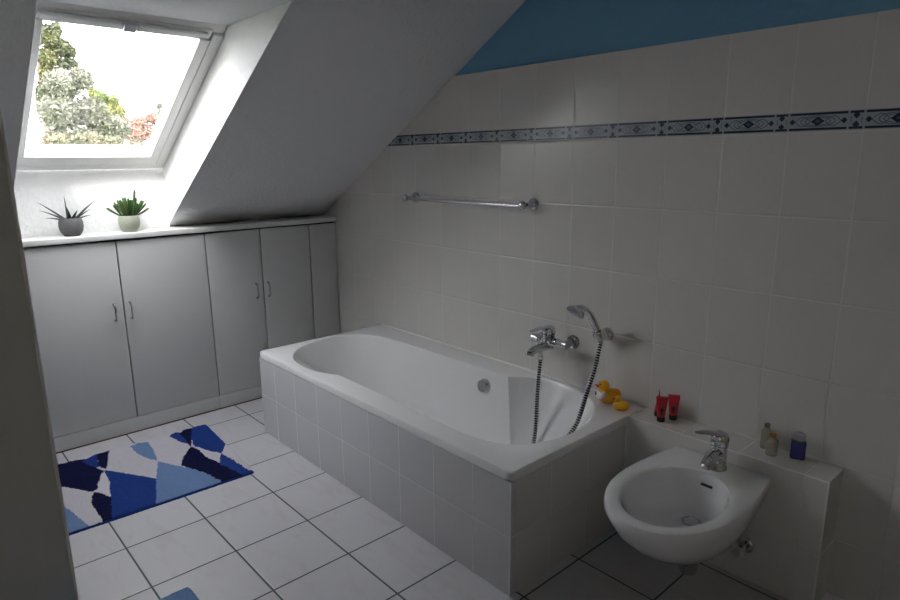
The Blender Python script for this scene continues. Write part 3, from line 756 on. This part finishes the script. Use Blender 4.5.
MB().lathe([(.010, .061), (.010, .068)], Mz, 20).build('bottle_neck', M['cap_clear'], t, 40)
MB().lathe([(.0175, .066), (.018, .068), (.0175, .084), (.015, .086)], Mz, 24).build('bottle_cap', M['cap_clear'], t, 40)

# ------------------------------------------------------------------ potted plants
def pot(t, loc, r, h, m, wide):
    pr_ = [(r*.60, 0), (r*.68, .004), (r*.90, h*.25), (r*wide, h*.50), (r*.99, h*.75), (r*.90, h*.97), (r*.88, h), (r*.80, h), (r*.80, h*.90)]
    MB().lathe(pr_, Matrix.Translation(loc), 40, True, False).build('pot', m, t, 50)
    MB().lathe([(r*.815, h*.88), (r*.4, h*.92), (.001, h*.93)], Matrix.Translation(loc), 24, True, True).build('soil', M['soil'], t, 60)
PZ = 1.0382
l1 = (-.042, -1.424, PZ)
t = thing('potted_succulent', 'spiky dark succulent in a round grey cement pot, left plant on the counter', 'potted plant', l1)
pot(t, l1, .052, .084, M['pot_grey'], 1.0)
def spike(base, az, el, ln, w):
    d0 = Vector((math.cos(az)*math.cos(el), math.sin(az)*math.cos(el), math.sin(el)))
    q = [Vector(base) + d0*ln*f + Vector((0, 0, -.012*f*f*math.cos(el)*1.5 + .0)) for f in (0, .15, .35, .6, .8, 1)]
    return MB().tube(q, [w, w*1.3, w*1.15, w*.8, w*.45, .0006], 8, flat=.45)
# image-left is -y, image-right +y
for az, el, ln, w in ((-90, 44, .155, .0085), (-80, 33, .135, .008), (-100, 22, .095, .008), (-60, 88, .118, .0085), (82, 46, .150, .009), (95, 38, .105, .008), (70, 28, .088, .0075), (-20, 62, .09, .008), (20, 50, .085, .008), (180, 60, .09, .008)):
    a_ = math.radians(az)
    spike((l1[0]+.012*math.cos(a_), l1[1]+.012*math.sin(a_), l1[2]+.070), a_, math.radians(el), ln, w).build('leaf', M['aloe'], t, 60)
l2 = (-.042, -1.168, PZ)
t = thing('potted_succulent', 'bushy green finger-leaved succulent in a pale green pot, right plant on the counter', 'potted plant', l2)
pot(t, l2, .049, .080, M['pot_green'], 1.0)
rn = random.Random(3)
for i in range(54):
    a_ = rn.uniform(0, 2*PI); e_l = math.radians(rn.uniform(48, 88)); ln = rn.uniform(.055, .092)
    if i == 0: a_, e_l, ln = math.radians(-90), math.radians(28), .085
    if i == 1: a_, e_l, ln = math.radians(90), math.radians(20), .085
    if i == 2: a_, e_l, ln = math.radians(60), math.radians(80), .125
    if i == 3: a_, e_l, ln = math.radians(80), math.radians(40), .085
    br_ = .030*math.sqrt(rn.random()) if i > 3 else .02
    bs = Vector((l2[0]+br_*math.cos(a_), l2[1]+br_*math.sin(a_), l2[2]+.070))
    d0 = Vector((math.cos(a_)*math.cos(e_l), math.sin(a_)*math.cos(e_l), math.sin(e_l)))
    q = [bs + d0*ln*f + Vector((0, 0, .012*f*f)) for f in (0, .25, .5, .75, .92, 1)]
    MB().tube(q, [.0026, .0036, .0046, .0058, .0055, .0025], 8).build('leaf', M['leaf'] if rn.random() < .8 else M['leaf_tip'], t, 60)

# ------------------------------------------------------------------ bath mats
CAM = Vector((3.3686, -2.083, 1.3767)); YAW, PITCH, ROLL, F = .7325, -.2207, -.0091, 626.718
fw = Vector((-math.cos(YAW)*math.cos(PITCH), math.sin(YAW)*math.cos(PITCH), math.sin(PITCH)))
rt = fw.cross(Vector((0, 0, 1))).normalized(); up = rt.cross(fw)
rt, up = math.cos(ROLL)*rt + math.sin(ROLL)*up, -math.sin(ROLL)*rt + math.cos(ROLL)*up
# printed shapes of the rug in metres on the floor (x, y)
SHAPES = []
SHAPES = [(1, [(0.192, -1.351), (0.178, -1.31), (0.194, -1.269), (0.3, -1.277), (0.448, -1.3), (0.36, -1.336), (0.259, -1.351)]), (2, [(0.38, -1.5), (0.493, -1.434), (0.62, -1.356), (0.84, -1.429), (0.892, -1.524), (0.897, -1.618), (0.568, -1.533)]), (1, [(0.448, -1.3), (0.518, -1.269), (0.62, -1.216), (0.706, -1.184), (0.837, -1.157), (0.902, -1.175), (0.901, -1.318), (0.887, -1.444), (0.699, -1.392)]), (2, [(0.195, -1.166), (0.175, -1.125), (0.197, -1.102), (0.367, -1.125), (0.306, -1.15), (0.254, -1.162)]), (3, [(0.205, -1.115), (0.157, -1.072), (0.182, -1.045), (0.417, -1.136), (0.369, -1.129)]), (2, [(0.206, -1.056), (0.111, -1.009), (0.17, -0.946), (0.306, -0.968), (0.48, -0.988), (0.578, -1.051), (0.484, -1.089), (0.4, -1.116), (0.302, -1.094)]), (3, [(0.399, -1.13), (0.451, -1.115), (0.579, -1.117), (0.661, -1.093), (0.859, -1.047), (0.913, -1.063), (0.883, -1.158), (0.837, -1.157), (0.706, -1.184), (0.563, -1.235), (0.487, -1.2), (0.429, -1.155)]), (2, [(0.576, -1.053), (0.683, -1.035), (0.82, -1.029), (0.855, -0.978), (0.949, -1.024), (0.882, -1.057), (0.671, -1.099)]), (3, [(0.179, -1.67), (0.153, -1.631), (0.186, -1.548), (0.33, -1.527), (0.377, -1.513), (0.456, -1.543), (0.539, -1.578), (0.553, -1.596), (0.506, -1.626), (0.453, -1.656), (0.401, -1.691), (0.367, -1.721)]), (2, [(0.203, -1.561), (0.163, -1.49), (0.327, -1.521), (0.291, -1.544)]), (3, [(0.176, -1.493), (0.144, -1.425), (0.201, -1.449), (0.364, -1.497), (0.344, -1.512), (0.304, -1.516)]), (2, [(0.364, -1.512), (0.454, -1.459), (0.62, -1.363), (0.865, -1.44), (0.878, -1.607), (0.647, -1.552), (0.48, -1.517)]), (3, [(0.553, -1.596), (0.576, -1.577), (0.652, -1.552), (0.896, -1.609), (0.849, -1.638), (0.802, -1.623), (0.703, -1.627), (0.648, -1.626)]), (0, [(0.389, -1.523), (0.431, -1.514), (0.514, -1.523), (0.65, -1.553), (0.576, -1.577), (0.508, -1.57)]), (1, [(0.587, -1.715), (0.682, -1.696), (0.826, -1.674), (0.908, -1.7), (0.863, -1.768), (0.662, -1.774)]), (3, [(0.069, -1.72), (0.179, -1.67), (0.367, -1.721), (0.307, -1.759)])]
RUGPOLY = [(.165, -.965), (.845, -1.005), (.815, -2.02), (.15, -1.98)]

def inside(pt, poly):
    x, y = pt; c = False; n = len(poly)
    for i in range(n):
        (x0, y0), (x1, y1) = poly[i], poly[(i+1) % n]
        if (y0 > y) != (y1 > y) and x < (x1-x0)*(y-y0)/(y1-y0)+x0: c = not c
    return c
def rug(name, poly, shapes, default, mats, thick, step, seed, rr=.02):
    xs = [p[0] for p in poly]; ys = [p[1] for p in poly]
    # bilinear patch over four corners, rounded by shrinking near the corners
    A, B_, C_, D_ = [Vector((*p, 0)) for p in poly]      # A->B along x, A->D along y
    nx = int((B_-A).length/step); ny = int((D_-A).length/step)
    mb = MB(); ids = []
    for j in range(ny+1):
        row = []
        for i in range(nx+1):
            u, v_ = i/nx, j/ny
            p = A.lerp(B_, u).lerp(D_.lerp(C_, u), v_)
            du = min(u, 1-u)*(B_-A).length; dv = min(v_, 1-v_)*(D_-A).length
            dd = min(du, dv)
            if du < rr and dv < rr:
                k = math.hypot(rr-du, rr-dv); 
                if k > rr*.999:
                    cu = Vector(((rr-du)/k, (rr-dv)/k)); over = k-rr*.999
                    sx = (-1 if u > .5 else 1); sy = (-1 if v_ > .5 else 1)
                    p += (B_-A).normalized()*sx*cu.x*over + (D_-A).normalized()*sy*cu.y*over
                dd = max(0, rr-k)
            h = thick*(min(1, dd/.012)**.5)
            h = .0015 + h*(1 + .22*noise.noise(p*45+Vector((seed, 0, 0))) + .25*noise.noise(p*160)) if dd > 0 else .0008
            p = p + Vector((noise.noise(p*90)*.0025, noise.noise(p*90+Vector((5, 5, 5)))*.0025, 0))
            row.append(mb.vert((p.x, p.y, h)))
        ids.append(row)
    for j in range(ny):
        for i in range(nx):
            a_ = Vector(mb.v[ids[j][i]]); c_ = Vector(mb.v[ids[j+1][i+1]]); m_ = (a_+c_)/2
            wob = (m_.x + .004*noise.noise(m_*60), m_.y + .004*noise.noise(m_*60+Vector((9, 9, 0))))
            k = default
            for mi, pl in shapes:
                if inside(wob, pl): k = mi
            if i >= nx-1: k = 2 if default == 0 else k
            mb.mat(k); mb.face((ids[j][i], ids[j][i+1], ids[j+1][i+1], ids[j+1][i]))
    # underside
    edge = ids[0] + [r[-1] for r in ids[1:]] + ids[-1][::-1][1:] + [r[0] for r in ids[::-1][1:-1]]
    lo = [mb.vert((mb.v[k][0], mb.v[k][1], .0003)) for k in edge]
    mb.mat(2 if default == 0 else default)
    for k in range(len(edge)):
        l = (k+1) % len(edge); mb.face((edge[k], edge[l], lo[l], lo[k]))
    mb.face(lo)
    o = mb.build(name, mats, None, 80)
    return o
mats4 = [M['mat_white'], M['mat_light'], M['mat_royal'], M['mat_navy']]
o = rug('bath_mat', RUGPOLY, SHAPES, 0, mats4, .012, .0048, 0)
tag(o, 'blue, navy and white patterned bath mat on the floor tiles before the cabinets', 'bath mat')
o = rug('bath_mat', [(1.428, -1.515), (2.02, -1.50), (2.03, -2.05), (1.440, -2.06)][:4], [], 1, [M['mat_white'], M['mat_light'], M['mat_royal'], M['mat_navy']], .010, .01, 3, .008)
tag(o, 'corner of a plain light blue bath mat at the bottom edge of the floor', 'bath mat')

# ------------------------------------------------------------------ outside
GZ = -3.6
g = MB().box((-70, -40, GZ-.2), (-3, 60, GZ)).build('lawn', simple('meadow_grass', (.10, .16, .05), .95, noise_amt=.3, noise_scale=2)); struct(g)
def foliage_mat(name, c, c2):
    m, nt, b_ = new_mat(name)
    oi = N(nt, 'ShaderNodeTexCoord'); n = N(nt, 'ShaderNodeTexNoise'); n.inputs['Scale'].default_value = 1.6; n.inputs['Detail'].default_value = 6
    nt.links.new(oi.outputs['Object'], n.inputs['Vector'])
    mr = N(nt, 'ShaderNodeMapRange'); mr.inputs['From Min'].default_value = .35; mr.inputs['From Max'].default_value = .65
    nt.links.new(n.outputs['Fac'], mr.inputs['Value'])
    nt.links.new(mixc(nt, mr.outputs[0], c, c2), b_.inputs['Base Color']); b_.inputs['Roughness'].default_value = .7
    return m
def leaf_cloud(mb, c, r, n, s, rn_):
    for _ in range(n):
        d_ = Vector((rn_.gauss(0, 1), rn_.gauss(0, 1), rn_.gauss(0, 1))).normalized()
        p = Vector(c) + Vector((d_.x*r[0], d_.y*r[1], d_.z*r[2]))*rn_.uniform(.45, 1.15)**.5
        a_ = Vector((rn_.gauss(0, 1), rn_.gauss(0, 1), rn_.gauss(0, 1))).normalized(); b2 = a_.cross(Vector((rn_.gauss(0, 1), rn_.gauss(0, 1), rn_.gauss(0, 1)))).normalized()
        k = s*rn_.uniform(.6, 1.4)
        mb.poly([p-a_*k, p+b2*k*.5, p+a_*k, p-b2*k*.5])
def tree(name, label, base, h, blobs, mat, seed, leaf=.12, dens=1.0):
    rn_ = random.Random(seed)
    t = thing(name, label, 'tree', (base[0], base[1], GZ))
    mb = MB(); mb.open = True
    for (dx, dy, z, rx, rz) in blobs:
        leaf_cloud(mb, (base[0]+dx, base[1]+dy, z), (rx, rx, rz), int(3200*dens*rx*max(rx, rz)), leaf*.5, rn_)
    for (dx, dy, z, rx, rz) in blobs:      # twiggy inner mass of the crown
        bm = bmesh.new(); bmesh.ops.create_icosphere(bm, subdivisions=4, radius=1)
        for v in bm.verts:
            q = v.co.copy(); k = .74 + .35*noise.noise(q*2.2+Vector((seed*3, z, 0))) + .22*noise.noise(q*7)
            v.co = Vector((q.x*rx*k, q.y*rx*k, q.z*rz*k))
        mb.bm(bm, Matrix.Translation((base[0]+dx, base[1]+dy, z)))
    mb.build('foliage', mat, t)
    tr_ = MB().tube([(base[0], base[1], GZ), (base[0]+.05, base[1], GZ+h*.4), (base[0]-.05, base[1]+.05, GZ+h*.8), (base[0], base[1], GZ+h)], [.20, .15, .09, .03], 10)
    for (dx, dy, z, rx, rz) in blobs:
        zz = max(GZ+1, z-rx*1.2)
        tr_.tube([(base[0], base[1], zz), (base[0]+dx*.5, base[1]+dy*.5, (zz+z)/2), (base[0]+dx, base[1]+dy, z)], [.06, .045, .015], 6)
    tr_.build('trunk', M['bark'], t, 60)
    return t
M['bark'] = simple('grey_brown_bark', (.14, .10, .075), .9, noise_amt=.3, noise_scale=8)
grn = foliage_mat('pale_grey_green_leaves', (.075, .08, .05), (.13, .13, .10))
yel = foliage_mat('yellow_green_leaves', (.12, .12, .025), (.07, .11, .04))
drk = foliage_mat('dark_green_needles', (.032, .042, .02), (.08, .08, .028))
red_ = foliage_mat('autumn_red_leaves', (.28, .12, .085), (.20, .15, .12))
oli = foliage_mat('olive_leaves', (.09, .09, .05), (.12, .105, .06))
tree('conifer_tree', 'dark green tree rising highest at the left edge of the skylight', (-26, 3.23), 9.98, [(0.0, 0.48, 6.13, 0.44, 0.44), (0.0, 0.9, 5.74, 0.37, 0.33), (0.0, 0.38, 5.33, 0.37, 0.37), (0.0, 0.78, 6.38, 0.18, 0.3), (0.0, 1.12, 5.62, 0.26, 0.22), (0.0, 0.3, 4.7, 0.33, 0.44), (0.0, 1.03, 5.17, 0.37, 0.22), (0.0, 0.18, 3.77, 0.44, 0.74)], drk, 1, 0.16, 1.1)
tree('broadleaf_tree', 'large pale grey-green tree filling the lower left of the skylight', (-20, 2.75), 7.61, [(0.0, -0.03, 3.75, 0.52, 0.46), (0.0, 0.55, 3.94, 0.35, 0.35), (0.0, -0.19, 2.93, 0.64, 0.58), (0.0, 0.66, 2.97, 0.52, 0.52), (0.0, 0.41, 4.17, 0.2, 0.14), (0.0, 1.19, 2.48, 0.64, 0.43), (0.0, 0.13, 2.09, 0.87, 0.41)], grn, 2, 0.11, 1.15)
tree('broadleaf_tree', 'yellow-green round tree in the middle of the skylight view', (-24, 4.67), 7.48, [(0.0, 0.05, 3.8, 0.32, 0.28), (0.0, 0.49, 3.68, 0.28, 0.25), (0.0, -0.13, 3.97, 0.18, 0.21), (0.0, 0.66, 3.28, 0.32, 0.28), (0.0, 0.2, 3.26, 0.42, 0.42)], yel, 3, 0.1, 1.2)
tree('autumn_tree', 'low salmon-red autumn tree at the lower right of the skylight', (-28, 6.93), 6.89, [(0.0, -0.33, 3.05, 0.36, 0.32), (0.0, 0.35, 3.16, 0.32, 0.24), (0.0, 0.89, 3.35, 0.32, 0.24), (0.0, 1.23, 3.19, 0.32, 0.32), (0.0, 0.04, 2.63, 0.56, 0.4), (0.0, 0.81, 2.64, 0.48, 0.4)], red_, 4, 0.12, 1.3)
tree('distant_tree', 'small grey-green treetop poking up beside the autumn tree at the right', (-36, 10.6), 8.04, [(0.0, 0.26, 4.54, 0.2, 0.2), (0.0, 0.26, 3.99, 0.25, 0.35), (0.0, 0.29, 3.2, 0.35, 0.45)], grn, 5, 0.14, 1.2)
tree('broadleaf_tree', 'olive brown tree low in front of the trees at the skylight sill', (-17, 2.45), 5.5, [(0.0, -0.58, 1.94, 0.45, 0.22), (0.0, 0.11, 2.0, 0.35, 0.2), (0.0, 0.73, 1.95, 0.35, 0.17), (0.0, 1.37, 1.87, 0.25, 0.1)], oli, 6, 0.09, 1.1)

# ------------------------------------------------------------------ light
w = bpy.data.worlds.new('World'); sc.world = w; w.use_nodes = True
nt = w.node_tree; bg = nt.nodes['Background']
bg.inputs[0].default_value = (.96, .965, 1.0, 1); bg.inputs[1].default_value = 13.6
sl = bpy.data.lights.new('hazy_sun', 'SUN'); so = bpy.data.objects.new('hazy_sun', sl); COL.objects.link(so)
sl.energy = 9; sl.angle = math.radians(16); sl.color = (1, .98, .94)
so.rotation_euler = Vector((-.62, .44, -.65)).to_track_quat('-Z', 'Y').to_euler(); so.location = (6, -6, 9)

# ------------------------------------------------------------------ camera
cam = bpy.data.cameras.new('camera'); co = bpy.data.objects.new('camera', cam); COL.objects.link(co)
cam.sensor_fit = 'HORIZONTAL'; cam.sensor_width = 36; cam.lens = F/900*36; cam.clip_start = .02; cam.clip_end = 200
Mc = Matrix((rt, up, -fw)).transposed().to_4x4(); Mc.translation = CAM; co.matrix_world = Mc
sc.camera = co
sc.view_settings.view_transform = 'Standard'; sc.view_settings.look = 'None'; sc.view_settings.gamma = 1
sc.view_settings.use_curve_mapping = False; sc.view_settings.exposure = 0.0
